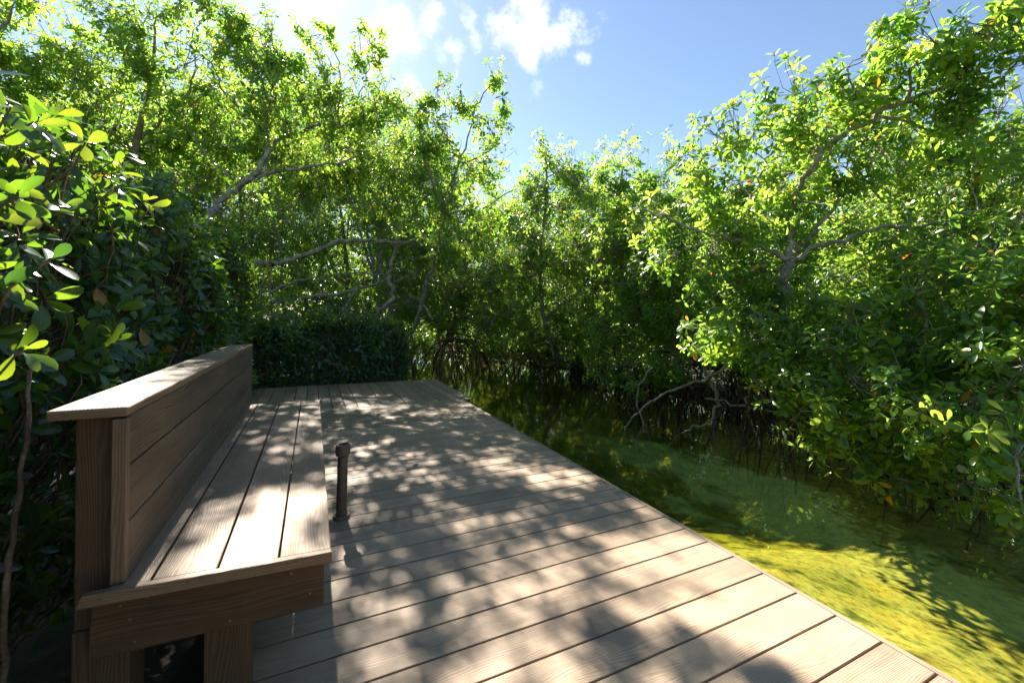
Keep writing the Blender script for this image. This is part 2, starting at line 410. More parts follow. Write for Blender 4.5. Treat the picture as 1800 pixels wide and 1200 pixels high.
class Wood:
    """tapered tubes along polylines, gathered into one continuous woody mesh"""
    def __init__(s): s.V = []; s.T = []; s.n = 0; s.paths = []
    def batch(s, P, Rr, sides=4):
        P = np.asarray(P, float); n, k = P.shape[:2]
        Rr = np.broadcast_to(Rr, (n, k))
        T = np.empty_like(P); T[:, 1:-1] = P[:, 2:]-P[:, :-2]; T[:, 0] = P[:, 1]-P[:, 0]; T[:, -1] = P[:, -1]-P[:, -2]
        T = unit(T); ref = unit(np.cross(unit(P[:, -1]-P[:, 0]), rng.normal(size=(n, 3))))[:, None, :]
        A = unit(np.cross(T, np.broadcast_to(ref, T.shape)+1e-4)); B = np.cross(T, A)
        an = np.arange(sides)*2*np.pi/sides
        ring = P[:, :, None] + Rr[:, :, None, None]*(A[:, :, None]*np.cos(an)[:, None] + B[:, :, None]*np.sin(an)[:, None])
        V = ring.reshape(-1, 3)
        i = np.arange(n)[:, None, None]*k*sides; j = np.arange(k-1)[None, :, None]*sides; m = np.arange(sides)[None, None]
        m2 = (m+1) % sides
        Q = np.stack([i+j+m, i+j+m2, i+j+sides+m2, i+j+sides+m], -1).reshape(-1, 4) + s.n
        s.V.append(V); s.T.append(Q); s.n += len(V)
    def limb(s, pts, r0, r1, sides=8, wob=0.02, seg=6):
        """a hand placed limb: Catmull-Rom through the points with knots and wobble"""
        p = np.array(pts, float)
        if len(p) == 2: p = np.array([p[0], (p[0]+p[1])/2, p[1]])
        q = np.vstack([2*p[0]-p[1], p, 2*p[-1]-p[-2]]); out = []
        for a in range(1, len(q)-2):
            for t in np.linspace(0, 1, seg, endpoint=False):
                out.append(0.5*((2*q[a]) + (q[a+1]-q[a-1])*t + (2*q[a-1]-5*q[a]+4*q[a+1]-q[a+2])*t*t + (-q[a-1]+3*q[a]-3*q[a+1]+q[a+2])*t**3))
        out.append(p[-1]); out = np.array(out)
        out[1:-1] += rng.normal(0, wob, (len(out)-2, 3))
        rr = np.linspace(r0, r1, len(out))*rng.uniform(.88, 1.14, len(out))
        s.batch(out[None], rr[None], sides); s.paths.append((out, rr))
        return out
    def near(s, c):
        best = None
        for out, rr in s.paths:
            d = np.linalg.norm(out-c, axis=1) + np.maximum(0, out[:, 2]-c[2])*1.0
            i = int(np.argmin(d))
            if best is None or d[i] < best[0]: best = (d[i], out[i], rr[i])
        return best[1], best[2]
    def build(s, name, mat, parent):
        me = mesh_np(name, np.concatenate(s.V), np.concatenate(s.T), k=4)
        return link_mesh(name, me, mat, parent)

def bend(A, B, k, sag, wob):
    """n polylines from A to B with a random bow"""
    n = len(A); t = np.linspace(0, 1, k)[None, :, None]
    P = A[:, None]*(1-t) + B[:, None]*t
    ln = np.linalg.norm(B-A, axis=1)[:, None, None]
    P = P + np.sin(np.pi*t)*ln*(rng.normal(0, wob, (n, 1, 3)) + np.array([0, 0, -sag]))
    P[:, 1:-1] += rng.normal(0, 1, (n, k-2, 3))*ln*0.02
    return P

def roots(w, base, n, spread, top, zbot=-1.0, r=0.018):
    """arching prop roots that leave the trunk and step out into the water"""
    an = rng.uniform(0, 2*np.pi, n); sp = spread*rng.uniform(.25, 1, n)
    zt = base[2] + (top-base[2])*rng.uniform(.3, 1, n)
    A = np.stack([base[0]+.05*np.cos(an), base[1]+.05*np.sin(an), zt], 1)
    B = np.stack([base[0]+sp*np.cos(an), base[1]+sp*np.sin(an), np.full(n, zbot)], 1)
    k = 7; t = np.linspace(0, 1, k)[None, :, None]
    P = np.empty((n, k, 3))
    P[:, :, :2] = A[:, None, :2] + (B-A)[:, None, :2]*np.power(t, .62)
    P[:, :, 2] = (A[:, None, 2] + (B-A)[:, None, 2]*np.power(t[..., 0], 1.9)) + np.sin(np.pi*t[..., 0])*.05
    P[:, 1:-1] += rng.normal(0, .025, (n, k-2, 3))
    w.batch(P, r*rng.uniform(.5, 1.3, (n, 1))*np.linspace(1.15, .7, k)[None], 5)
    m = n//2                                     # side roots that split off half way
    A2 = P[:m, 3]; B2 = A2 + np.stack([rng.normal(0, .3, m), rng.normal(0, .3, m), zbot-A2[:, 2]], 1)
    P2 = bend(A2, B2, 5, -.05, .08)
    w.batch(P2, r*.6*np.linspace(1, .7, 5)[None]*np.ones((m, 1)), 4)

TREES = 'mangroves growing along the channel'
def tree(label, base, limbs, blobs, lod=1, L=0.095, dens=1.0, nleaf=7, root_n=14, root_spread=.9, root_top=.6, root_r=.013, group=TREES,
         tint=0.5, clump=1.0, name='mangrove_tree', bare=0, mat='leaf', yellow=.007):
    """limbs: list of ([points], r0, r1); blobs: (centre, radius, density)"""
    o = empty(name, tuple(base)); tag(o, label, 'tree', group)
    w = Wood()
    for pts, r0, r1 in limbs: w.limb(pts, r0, r1)
    lv = Leaves()
    for c, rad, dn in blobs:
        st, sr = w.near(c)
        r0 = min(sr*.75, .012+.022*rad)
        out = bend(st[None], c[None], 9, -.06, .10)[0]
        rr = np.linspace(r0, r0*.45, 9); w.batch(out[None], rr[None], 6); 
        ns = max(3, int(15*rad*rad*clump*dn + 3))
        d = unit(rng.normal(size=(ns, 3))); d[:, 2] *= .85
        out_ = rng.random((ns, 1)) < .22
        sc = c + d*rad*np.where(out_, rng.uniform(.95, 1.18, (ns, 1)), rng.uniform(.3, .92, (ns, 1)))
        A = out[rng.integers(4, 9, ns)]
        P = bend(A, sc, 6, -.05, .09)
        w.batch(P, (r0*.42)*np.linspace(1, .45, 6)[None]*rng.uniform(.7, 1.1, (ns, 1)), 5)
        nr = max(4, int(21*dens*min(1, max(.38, rad/.6))))
        srad = (rad*.40+.10)*rng.uniform(.6, 1.3, ns)
        dd = unit(rng.normal(size=(ns, nr, 3)))
        q = dd*srad[:, None, None]*np.power(rng.random((ns, nr, 1)), .40)
        ax = unit(unit(sc-c) + np.array([0, 0, .9]) + rng.normal(0, .3, (ns, 3)))[:, None]
        q = q*.78 + ax*(q*ax).sum(-1, keepdims=True)*.95
        rp = sc[:, None] + q
        rp = rp.reshape(-1, 3); src = np.repeat(P[:, 4], nr, 0); 
        D = unit(rp-np.repeat(sc, nr, 0)) + unit(rp-c)*.7 + np.array([0, 0, .75]) + rng.normal(0, .28, (len(rp), 3))
        D = unit(D)
        tw = bend(src, rp, 4, .06, .06); tw[:, -1] = rp; tw[:, -2] = .35*tw[:, -2] + .65*(rp-D*.07)
        w.batch(tw, np.array([[.0055, .0042, .0034, .0022]])*(0.8+.25*rad), 3)
        lv.rosettes(rp, D, L*rng.uniform(.8, 1.15, len(rp)), lod, nleaf, tint_mu=tint, yellow=yellow)
        if bare:
            e = c + unit(rng.normal(size=(bare, 3)))*rad*rng.uniform(.6, 1.15, (bare, 1))
            w.batch(bend(out[rng.integers(2, 9, bare)], e, 6, 0, .12), np.linspace(.007, .002, 6)[None]*np.ones((bare, 1)), 4)
    w.build('trunk', M['bark'], o)
    lv.build('crown', M[mat], o)
    if root_n:
        rw = Wood(); roots(rw, base, root_n, root_spread, root_top, r=root_r)
        rw.build('prop_root_tangle', M['root'], o)
    return o

# ------------------------------------------------------------------ setting: terrain, channel bed, water
WZ = -0.5
def bank_right(y):   # x of the right-hand waterline
    return np.interp(y, [-30, -4, 1, 3, 5, 8, 10, 13, 16, 20, 30, 60], [5.0, 5.0, 5.0, 5.3, 5.6, 6.2, 6.5, 6.1, 5.0, 3.0, -6, -40])
def bank_left(y):
    return np.interp(y, [-30, 7.4, 8.6, 10, 12, 14, 16, 18, 22, 30, 60], [.7, .7, 1.5, 1.6, 1.2, .2, -1.5, -5, -12, -22, -60])
def sheet(name, xs, ys, zf, mat):
    X, Y = np.meshgrid(xs, ys); Z = zf(X, Y)
    V = np.stack([X, Y, Z], -1).reshape(-1, 3); nx, ny = len(xs), len(ys)
    i = (np.arange(ny-1)[:, None]*nx + np.arange(nx-1)[None]).reshape(-1)
    Q = np.stack([i, i+1, i+nx+1, i+nx], 1)
    return link_mesh(name, mesh_np(name, V, Q, k=4), mat)
def lumps(X, Y, s, a):
    return a*(np.sin(X*s+1.3*np.sin(Y*s*.7))*np.cos(Y*s*1.1+np.sin(X*s*.6)))
def terrain(X, Y):
    dr = X-bank_right(Y); dl = bank_left(Y)-X
    d = np.maximum(dr, dl)              # negative in the channel
    floor = -.92 - .75*np.clip((Y-2.2+.35*(X-3.5))/2.6, 0, 1)       # the sandy shallow drops into a deeper reach
    z = np.where(d < 0, floor + (-.67-floor)*np.clip(1+d/1.0, 0, 1)**2, -.67 + .22*np.clip(d/1.4, 0, 1))
    z = z + lumps(X, Y, 3.1, .03) + lumps(X+5, Y, 7.7, .012)
    return z
xs = np.concatenate([[-1500, -400, -120, -50, -25], np.arange(-14, 14.01, .2), [25, 50, 120, 400, 1500]])
ys = np.concatenate([[-1500, -300, -60, -20], np.arange(-8, 26.01, .2), [35, 60, 120, 400, 1500]])
mud = sheet('ground', xs, ys, lambda X, Y: np.where((X < bank_right(Y)+.5) & (X > bank_left(Y)-.5) & (Y < 26) & (Y > -8), -2.6, terrain(X, Y)), M['ground'])
tag(mud, kind='structure', label='dark mud and leaf litter under the mangroves')
xs2 = np.arange(-7, 8.01, .12); ys2 = np.arange(-8, 26.01, .12)
bed = sheet('channel_bed', xs2, ys2, lambda X, Y: terrain(X, Y) - .5*((X > bank_right(Y)+.7) | (X < bank_left(Y)-.7)), M['bed']); tag(bed, kind='structure', label='yellow green algae covered sand under the shallow water')
wx = np.array([-400, -20, -6, 0, 8, 20, 400.]); wy = np.array([-400, -8, 4, 14, 30, 400.])
def closed(xs, ys, z0, z1):
    bm = bmesh.new(); nx, ny = len(xs), len(ys)
    top = [[bm.verts.new((x, y, z1)) for x in xs] for y in ys]; bot = [[bm.verts.new((x, y, z0)) for x in xs] for y in ys]
    for a in range(ny-1):
        for c in range(nx-1):
            bm.faces.new((top[a][c], top[a][c+1], top[a+1][c+1], top[a+1][c])); bm.faces.new((bot[a][c], bot[a+1][c], bot[a+1][c+1], bot[a][c+1]))
    for a in range(ny-1):
        bm.faces.new((top[a][0], top[a+1][0], bot[a+1][0], bot[a][0])); bm.faces.new((top[a][-1], bot[a][-1], bot[a+1][-1], top[a+1][-1]))
    for c in range(nx-1):
        bm.faces.new((top[0][c], bot[0][c], bot[0][c+1], top[0][c+1])); bm.faces.new((top[-1][c], top[-1][c+1], bot[-1][c+1], bot[-1][c]))
    me = bpy.data.meshes.new('water'); bm.to_mesh(me); bm.free(); return me
wat = link_mesh('water', closed(wx, wy, -3.2, WZ), M['water'])
tag(wat, kind='structure', label='still clear green water of the mangrove channel')

# ------------------------------------------------------------------ the deck
PITCH, GAP, TH = 0.148, 0.0078, 0.025
deck = empty('wooden_deck', (0.8, 3.0, 0)); tag(deck, 'brown composite plank deck beside the green channel', 'deck')
XR, XL, YJ, YE = 1.868, -0.275, 5.575, 7.47
b = Boards()
k0 = 0.646
n_lo, n_hi = -14, int((YJ-k0)/PITCH)
for k in range(n_lo, n_hi+1):
    y0 = k0 + k*PITCH + GAP/2; y1 = y0 + PITCH - GAP
    if k == n_hi: y1 = YJ - .002
    # the odd board is two lengths butted end to end
    b.box((XL, y0, -TH), (XR-.002, y1, 0), axis=0, bevel=0.0022)
b.build('plank_floor', M['deck'], deck)
b = Boards()
x = XR + .13; k = 0
while x > -1.9:
    x0 = x - PITCH + GAP
    b.box((x0, YJ+.003, -TH), (x, YE, 0), axis=1, bevel=0.0022); x -= PITCH
b.build('end_plank_floor', M['deck'], deck)
b = Boards()
b.box((XR, -2, -.022), (XR+.024, YJ, .001), axis=1, bevel=0.003)
b.box((XR+.132, YJ, -.022), (XR+.154, YE+.024, .001), axis=1, bevel=0.003)
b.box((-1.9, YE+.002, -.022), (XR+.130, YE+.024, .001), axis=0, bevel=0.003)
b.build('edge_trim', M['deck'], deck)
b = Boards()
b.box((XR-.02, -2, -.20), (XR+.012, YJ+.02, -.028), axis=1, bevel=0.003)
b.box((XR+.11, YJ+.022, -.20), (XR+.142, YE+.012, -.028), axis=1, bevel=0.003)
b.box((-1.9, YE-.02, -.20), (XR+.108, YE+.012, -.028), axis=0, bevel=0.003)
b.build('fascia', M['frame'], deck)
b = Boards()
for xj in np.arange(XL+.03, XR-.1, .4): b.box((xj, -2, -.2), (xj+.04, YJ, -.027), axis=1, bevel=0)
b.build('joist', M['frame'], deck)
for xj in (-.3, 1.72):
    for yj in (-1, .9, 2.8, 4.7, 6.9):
        b = Boards(); b.box((xj, yj, -1.3), (xj+.09, yj+.09, -.2), axis=2, bevel=0.004); b.build('pile', M['frame'], deck)

# ------------------------------------------------------------------ the bench
bench = empty('bench', (-.2, 2.5, 0)); tag(bench, 'long brown composite bench with plank backrest on the left of the deck', 'bench')
SZ = .455; YF = 3.775
def ye(x): return 1.372 - .062*(x+.43)/1.0*1.0          # the near end is cut slightly askew
seat_x = [(-.462, -.377-.003), (-.377+.003, -.2300-.003), (-.2300+.003, -.0818-.003), (-.0818+.003, .055)]
b = Boards()
for x0, x1 in seat_x:
    ya, yb = ye(x0)+.0246, ye(x1)+.0246
    b.box(None, None, axis=1, bevel=.003, verts=[(x0,ya,SZ-.025),(x1,yb,SZ-.025),(x1,YF,SZ-.025),(x0,YF,SZ-.025),(x0,ya,SZ),(x1,yb,SZ),(x1,YF,SZ),(x0,YF,SZ)])
b.build('seat', M['bench'], bench)
b = Boards()
x0, x1 = -.520, .058
b.box(None, None, axis=0, bevel=.004, verts=[(x0,ye(x0)-.001,SZ-.030),(x1,ye(x1)-.001,SZ-.030),(x1,ye(x1)+.024,SZ-.030),(x0,ye(x0)+.024,SZ-.030),
      (x0+.012,ye(x0)-.001,SZ+.0015),(x1,ye(x1)-.001,SZ+.0015),(x1,ye(x1)+.024,SZ+.0015),(x0+.012,ye(x0)+.024,SZ+.0015)])
seat_trim = b.build('seat_trim', M['trim'], bench)
b = Boards()
x0, x1, ya = -.498, .038, .030
b.box(None, None, axis=0, bevel=.003, verts=[(x0-.006,ye(x0)+ya,.275),(x1,ye(x1)+ya,.285),(x1,ye(x1)+ya+.025,.285),(x0-.006,ye(x0)+ya+.025,.275),
      (x0,ye(x0)+ya,SZ-.031),(x1,ye(x1)+ya,SZ-.031),(x1,ye(x1)+ya+.025,SZ-.031),(x0,ye(x0)+ya+.025,SZ-.031)])
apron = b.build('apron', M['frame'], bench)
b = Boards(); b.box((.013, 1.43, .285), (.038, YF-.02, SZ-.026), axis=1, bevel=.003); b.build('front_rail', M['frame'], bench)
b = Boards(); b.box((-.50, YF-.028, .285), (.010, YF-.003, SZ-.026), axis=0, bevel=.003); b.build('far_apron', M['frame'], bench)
# backrest: three boards and a narrow one below
BX = -.432; YB0, YB1 = 1.43, 3.83
b = Boards()
for z0, z1 in ((.40, .452), (.458, .602), (.608, .750), (.756, .884)):
    b.box((BX-.025, YB0, z0), (BX, YB1, z1), axis=1, bevel=.003)
for z0, z1 in ((.46, .602), (.608, .750), (.756, .884)):
    b.box((-.572, YB0+.14, z0), (-.548, YB1, z1), axis=1, bevel=.003)
b.build('backrest', M['back'], bench)
b = Boards(); b.box((BX-.030, YB0-.028, SZ+.003), (BX+.001, YB0-.002, .880), axis=2, bevel=.003)
back_trim = b.build('backrest_trim', M['trim'], bench)
b = Boards(); b.box((BX-.026, YB1+.002, .2), (BX+.001, YB1+.026, .882), axis=2, bevel=.003); b.build('backrest_trim', M['trim'], bench)
b = Boards(); b.box((-.583, 1.398, .886), (BX+.004, YB1+.03, .912), axis=1, bevel=.005)
cap = b.build('backrest_cap', M['bench'], bench)
for yp in (1.445, 2.6, 3.72):
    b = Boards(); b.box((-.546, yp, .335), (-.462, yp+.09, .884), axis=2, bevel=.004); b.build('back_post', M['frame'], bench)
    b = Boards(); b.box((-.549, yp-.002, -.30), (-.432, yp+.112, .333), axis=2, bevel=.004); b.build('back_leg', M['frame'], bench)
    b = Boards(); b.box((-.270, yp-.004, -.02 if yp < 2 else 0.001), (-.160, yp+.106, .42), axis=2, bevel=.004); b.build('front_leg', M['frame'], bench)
def screws(parent, pts, nrm=(0, -1, 0)):
    for p in pts:
        bm = bmesh.new()
        bmesh.ops.create_cone(bm, cap_ends=True, segments=12, radius1=.0036, radius2=.003, depth=.0014)
        q = Vector(nrm).to_track_quat('Z', 'Y').to_matrix().to_4x4()
        bmesh.ops.transform(bm, matrix=Matrix.Translation(p) @ q, verts=bm.verts)
        me = bpy.data.meshes.new('screw'); bm.to_mesh(me); bm.free()
        s = bpy.data.objects.new('screw', me); me.materials.append(M['screw']); C.objects.link(s)
        s.parent = parent
screws(seat_trim, [Vector((x, ye(x)-.0016, SZ-.012)) for x in (-.47, -.36, -.29, -.18, -.12, -.03, .03)])
screws(apron, [Vector((x, ye(x)+.0293, z)) for x, z in ((-.44, .40), (-.41, .30), (-.42, .36), (-.385, .41), (-.05, .40), (.0, .33), (-.2, .30))])
screws(back_trim, [Vector((BX-.014, YB0-.0286, z)) for z in (.50, .56, .62, .70, .76, .84)])
screws(cap, [Vector((x, 1.3974, .900)) for x in (-.545, -.475)])

# ------------------------------------------------------------------ stand pipe
pipe = empty('stand_pipe', (.157, 2.575, 0)); tag(pipe, 'short brown stand pipe with collar rising from the deck beside the bench', 'pipe')
def lathe(name, prof, mat, parent, seg=32, lean=(0, 0), ribs=0):
    bm = bmesh.new(); rings = []
    px_, py_, _ = parent.location
    for r, z in prof:
        ring = []
        for i in range(seg):
            a = 2*math.pi*i/seg
            rr = r + (ribs if (ribs and i % 2) else 0)
            ring.append(bm.verts.new((px_+rr*math.cos(a)+lean[0]*z, py_+rr*math.sin(a)+lean[1]*z, z)))
        rings.append(ring)
    for a, b_ in zip(rings[:-1], rings[1:]):
        for i in range(seg): bm.faces.new((a[i], a[(i+1) % seg], b_[(i+1) % seg], b_[i])).smooth = ribs == 0
    me = bpy.data.meshes.new(name); bm.to_mesh(me); bm.free()
    return link_mesh(name, me, mat, parent)
LN = (.010, -.02)
lathe('tube', [(.029, .0), (.028, .2), (.0275, .375)], M['pipe'], pipe, lean=LN)
lathe('collar', [(.029, .352), (.036, .356), (.0395, .365), (.040, .395), (.039, .418), (.034, .421), (.029, .419), (.0275, .408), (.0275, .36)], M['pipe'], pipe, seg=48, lean=LN, ribs=-.0012)
lathe('flange', [(.0455, -.004), (.0460, .010), (.0440, .019), (.038, .020), (.034, .012), (.030, .010)], M['pipe'], pipe, lean=LN)
lathe('inner_bore', [(.0272, .40), (.0270, .33), (.001, .325)], M['pipe_dark'], pipe, lean=LN)

# thin pale curved strip lying on the planks
w = Wood(); w.limb([(.83, 5.60, .006), (.88, 5.61, .008), (.95, 5.66, .008), (1.03, 5.75, .004)], .006, .004, sides=6, wob=.001)
st = w.build('curved_strip', M['strip'], None); tag(st, 'thin pale blue curved strip lying on the far planks of the deck', 'strip')

# ------------------------------------------------------------------ hedges
def hedge(name, label, n, surf, L, lod, stems, nleaf=6, tint=.42, mat='hedge_leaf', base=(0, 0, 0), stem_r=.007, yellow=.006, W=.42, extra=None):
    o = empty(name, base); tag(o, label, 'hedge')
    P, D = surf(n)
    lv = Leaves(); lv.rosettes(P, D, L*rng.uniform(.6, 1.25, n), lod, nleaf, W=W, tint_mu=tint, yellow=yellow)
    w = Wood()
    src = P - unit(D + rng.normal(0, .35, D.shape))*rng.uniform(.15, .4, (n, 1)) - np.array([0, 0, 1])*rng.uniform(.05, .25, (n, 1))
    if extra: src[:, 0] = np.minimum(src[:, 0], P[:, 0]-.08)
    tw = bend(src, P, 5, 0.03, .07)
    if extra: tw = tw[(tw[..., 1].min(1) > 1.75) | (tw[..., 0].max(1) < -.95)]
    w.batch(tw, np.linspace(.0055, .0028, 5)[None]*rng.uniform(.6, 1.3, (len(tw), 1))*L/.1, 4)
    A, B = stems
    SB = bend(A, B, 9, -.02, .07)
    if extra: SB[..., 0] = np.minimum(SB[..., 0], -.86 - .5*np.clip(2.1-SB[..., 1], 0, 1))
    w.batch(SB, np.linspace(1, .4, 9)[None]*stem_r*rng.uniform(.5, 1.7, (len(A), 1)), 5)
    if extra:
        EP = np.array([at(*e[:3]) for e in extra]); ED = unit(np.array([.6, -.5, .6]) + rng.normal(0, .3, EP.shape))
        lv.rosettes(EP, ED, np.array([e[3] for e in extra]), 2, 6, W=.44, tint_mu=.42, yellow=0)
        w.batch(bend(EP-ED*.05-np.array([.25, 0, .25]), EP, 6, .03, .06), np.linspace(.006, .003, 6)[None]*np.ones((len(EP), 1)), 6)
        w.limb([at(52, 650, 1.25), at(44, 780, 1.2), at(24, 930, 1.16), at(8, 1080, 1.12), at(2, 1250, 1.1)], .0055, .008, wob=.002)
    lv.build('foliage', M[mat], o); w.build('stem', M['twig'], o)
    return o
def left_surf(n):
    """front face, rounded shoulder and top of the clipped hedge"""
    P = np.empty((n, 3)); D = np.empty((n, 3))
    y = -1.2 + 8.7*rng.random(n)
    s = rng.random(n)
    ztop = 1.93 + .02*(y-2) + .06*np.sin(y*2.3) + .04*np.sin(y*5.1+1)
    face = s < .62
    dep = np.abs(rng.normal(0, .10, n)) + np.where(rng.random(n) < .35, rng.uniform(0, .7, n), 0)
    zf = -.1 + (ztop-.1)*np.power(rng.random(n), .75)
    bul = .06*np.sin(y*3.1)+.05*np.sin(zf*4+y*2)
    xt = -.92 - 1.7*np.power(rng.random(n), 1.4)
    P[:, 0] = np.where(face, -.82 + bul - dep - .12*np.clip((zf-1.6)/.4, 0, 1)**2, xt)
    P[:, 1] = y
    P[:, 2] = np.where(face, zf, ztop - dep*.5 + rng.normal(0, .05, n))
    D[:, 0] = np.where(face, .9, .2); D[:, 1] = -.25; D[:, 2] = np.where(face, .45, 1.1)
    hole = face & (np.sin(y*4.3+1.7*np.sin(zf*3.7))*np.sin(zf*5.1+1.3*np.cos(y*3.1)) > .38) & (rng.random(n) < .85)
    P[hole, 0] -= rng.uniform(.2, .8, hole.sum())
    return P, unit(D + rng.normal(0, .42, (n, 3)))
ns = 620
A = np.stack([-1.25-rng.random(ns)*.9, .0+rng.random(ns)*7.5, np.full(ns, -.5)+rng.random(ns)*1.2], 1)
B = A + np.stack([rng.uniform(.2, 1.0, ns), rng.uniform(-.9, .5, ns), rng.uniform(.4, 1.4, ns)], 1)
B[:, 2] = np.minimum(B[:, 2], 1.75); B[:, 0] = np.minimum(B[:, 0], -.84-rng.random(ns)*.1)
B[:, 0] = np.where(B[:, 1] < 1.9, np.minimum(B[:, 0], -1.3), B[:, 0]); A[:, 0] = np.where(B[:, 1] < 1.9, np.minimum(A[:, 0], -1.5), A[:, 0])
XR_ = [(40, 615, 1.12, .078), (88, 455, 1.22, .078), (15, 195, 1.22, .078), (60, 215, 1.3, .078), (150, 250, 1.6, .078), (110, 360, 1.45, .078), (30, 345, 1.2, .078)]
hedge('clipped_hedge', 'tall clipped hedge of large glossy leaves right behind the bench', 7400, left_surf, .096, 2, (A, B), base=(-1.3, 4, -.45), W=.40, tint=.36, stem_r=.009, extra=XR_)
def far_surf(n):
    x = -1.6 + 3.15*rng.random(n); s = rng.random(n); face = s < .6
    dep = np.abs(rng.normal(0, .11, n)); zt = .88+.07*np.sin(x*3.1)+.05*np.sin(x*7.7)-.25*np.clip((x-.9)/.6, 0, 1)**2+np.abs(rng.normal(0, .13, n))
    P = np.stack([x, np.where(face, 7.66+dep+.09*np.sin(x*5), 7.75+1.0*rng.random(n)), np.where(face, -.35+(zt+.3)*rng.random(n), zt-dep*.6)], 1)
    e = rng.random(n) < .14
    P[e, 0] = 1.5 - dep[e] + .12*np.sin(P[e, 2]*5); P[e, 1] = 7.7+1.1*rng.random(e.sum()); P[e, 2] = -.45+1.5*rng.random(e.sum())
    D = np.stack([np.where(e, .8, .05), np.where(face, -.8, -.1), np.where(face, .5, 1.0)], 1)
    return P, unit(D + rng.normal(0, .4, (n, 3)))
ns = 200
A = np.stack([-1.5+rng.random(ns)*2.9, 7.9+rng.random(ns)*.6, np.full(ns, -.6)], 1)
B = A + np.stack([rng.normal(0, .25, ns), rng.uniform(-.35, .2, ns), rng.uniform(.6, 1.5, ns)], 1)
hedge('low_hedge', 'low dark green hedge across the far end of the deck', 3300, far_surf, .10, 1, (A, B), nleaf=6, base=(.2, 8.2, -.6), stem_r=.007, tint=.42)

# ------------------------------------------------------------------ mangrove trees
def bl(*items): return [(at(x, y, d), r, (q[0] if q else 1.0)) for x, y, d, r, *q in items]
def pl(*pts): return [at(*p) for p in pts]

# right bank, nearest first
tree('mangrove with a long arching limb and forked trunk on the right bank', at(1370, 700, 5.4)*[1, 1, 0]+[0, 0, -.7],
     [(pl((1375, 700, 5.3), (1368, 600, 5.2), (1378, 500, 5.0), (1384, 455, 4.9)), .075, .06),
      (pl((1384, 460, 4.9), (1390, 400, 4.9), (1400, 340, 4.8), (1450, 265, 4.6), (1530, 208, 4.4), (1620, 152, 4.2), (1690, 100, 4.1), (1740, 60, 4.0)), .042, .013),
      (pl((1385, 458, 4.9), (1325, 430, 4.9), (1260, 415, 5.0), (1180, 388, 5.1), (1130, 368, 5.2)), .028, .010),
      (pl((1385, 460, 4.9), (1450, 428, 4.8), (1550, 402, 4.6), (1630, 396, 4.4), (1720, 370, 4.3)), .028, .009),
      (pl((1385, 455, 5.0), (1420, 420, 5.1), (1480, 345, 5.2), (1500, 320, 5.3)), .040, .014),
      (pl((1530, 208, 4.4), (1500, 150, 4.3), (1480, 110, 4.3)), .014, .006),
      (pl((1460, 258, 4.6), (1430, 235, 4.6), (1400, 210, 4.6)), .014, .006),
      (pl((1320, 350, 4.9), (1350, 280, 4.8), (1375, 220, 4.8)), .012, .006)],
     bl((1405, 180, 4.6, .42), (1310, 262, 4.8, .42), (1245, 312, 5, .42), (1500, 155, 4.4, .40), (1545, 90, 4.1, .20), (1580, 45, 4.0, .16, .8), (1600, 120, 4.1, .34),
        (1675, 70, 3.9, .42), (1760, 40, 3.7, .45), (1750, 150, 3.9, .32), (1700, 180, 4.0, .3), (1640, 235, 4.4, .36), (1740, 250, 4.3, .38), (1350, 340, 5, .5), (1270, 400, 5.2, .5), (1450, 330, 5.2, .45), (1520, 300, 5.2, .4),
        (1560, 440, 4.9, .5), (1440, 440, 5.0, .42), (1330, 480, 5.2, .5), (1220, 470, 5.3, .42), (1430, 270, 4.8, .35), (1160, 400, 5.7, .3)),
     L=.105, dens=1.0, clump=1.25)
tree('low leafy mangrove overhanging the water at the right edge', at(1640, 690, 4.6)*[1, 1, 0]+[0, 0, -.7],
     [(pl((1640, 820, 4.5), (1630, 730, 4.3), (1590, 640, 4.2)), .06, .04),
      (pl((1590, 640, 4.2), (1500, 610, 4.2), (1400, 600, 4.4), (1290, 600, 4.8)), .03, .012),
      (pl((1600, 660, 4.2), (1540, 720, 3.9), (1450, 740, 3.8)), .02, .008),
      (pl((1610, 650, 4.2), (1700, 680, 3.7), (1780, 760, 3.1), (1795, 880, 2.85)), .028, .008),
      (pl((1600, 640, 4.2), (1680, 560, 3.8), (1760, 500, 3.5)), .03, .010)],
     bl((1500, 560, 4.3, .5), (1610, 600, 3.9, .48), (1730, 590, 3.5, .5), (1400, 570, 4.6, .48), (1280, 560, 5, .48), (1330, 630, 4.6, .3), (1240, 600, 5, .3), (1480, 650, 4.0, .38), (1590, 700, 3.6, .38),
        (1710, 700, 3.3, .42), (1640, 765, 3.4, .24), (1540, 740, 3.6, .22), (1770, 790, 3.1, .28), (1470, 770, 4.1, .28), (1545, 790, 3.9, .3), (1630, 815, 3.6, .3), (1710, 850, 3.4, .26), (1380, 700, 4.4, .3), (1560, 700, 3.9, .35), (1440, 725, 3.8, .13, 1.5), (1480, 770, 3.8, .12, 1.5), (1400, 670, 4.2, .2), (1795, 900, 2.95, .12, 1.4),
        (1800, 650, 3.2, .4), (1820, 520, 3.4, .5), (1650, 490, 4.2, .5)),
     L=.105, lod=2, dens=1.0, clump=1.35, tint=.52, root_n=14, root_spread=.5)
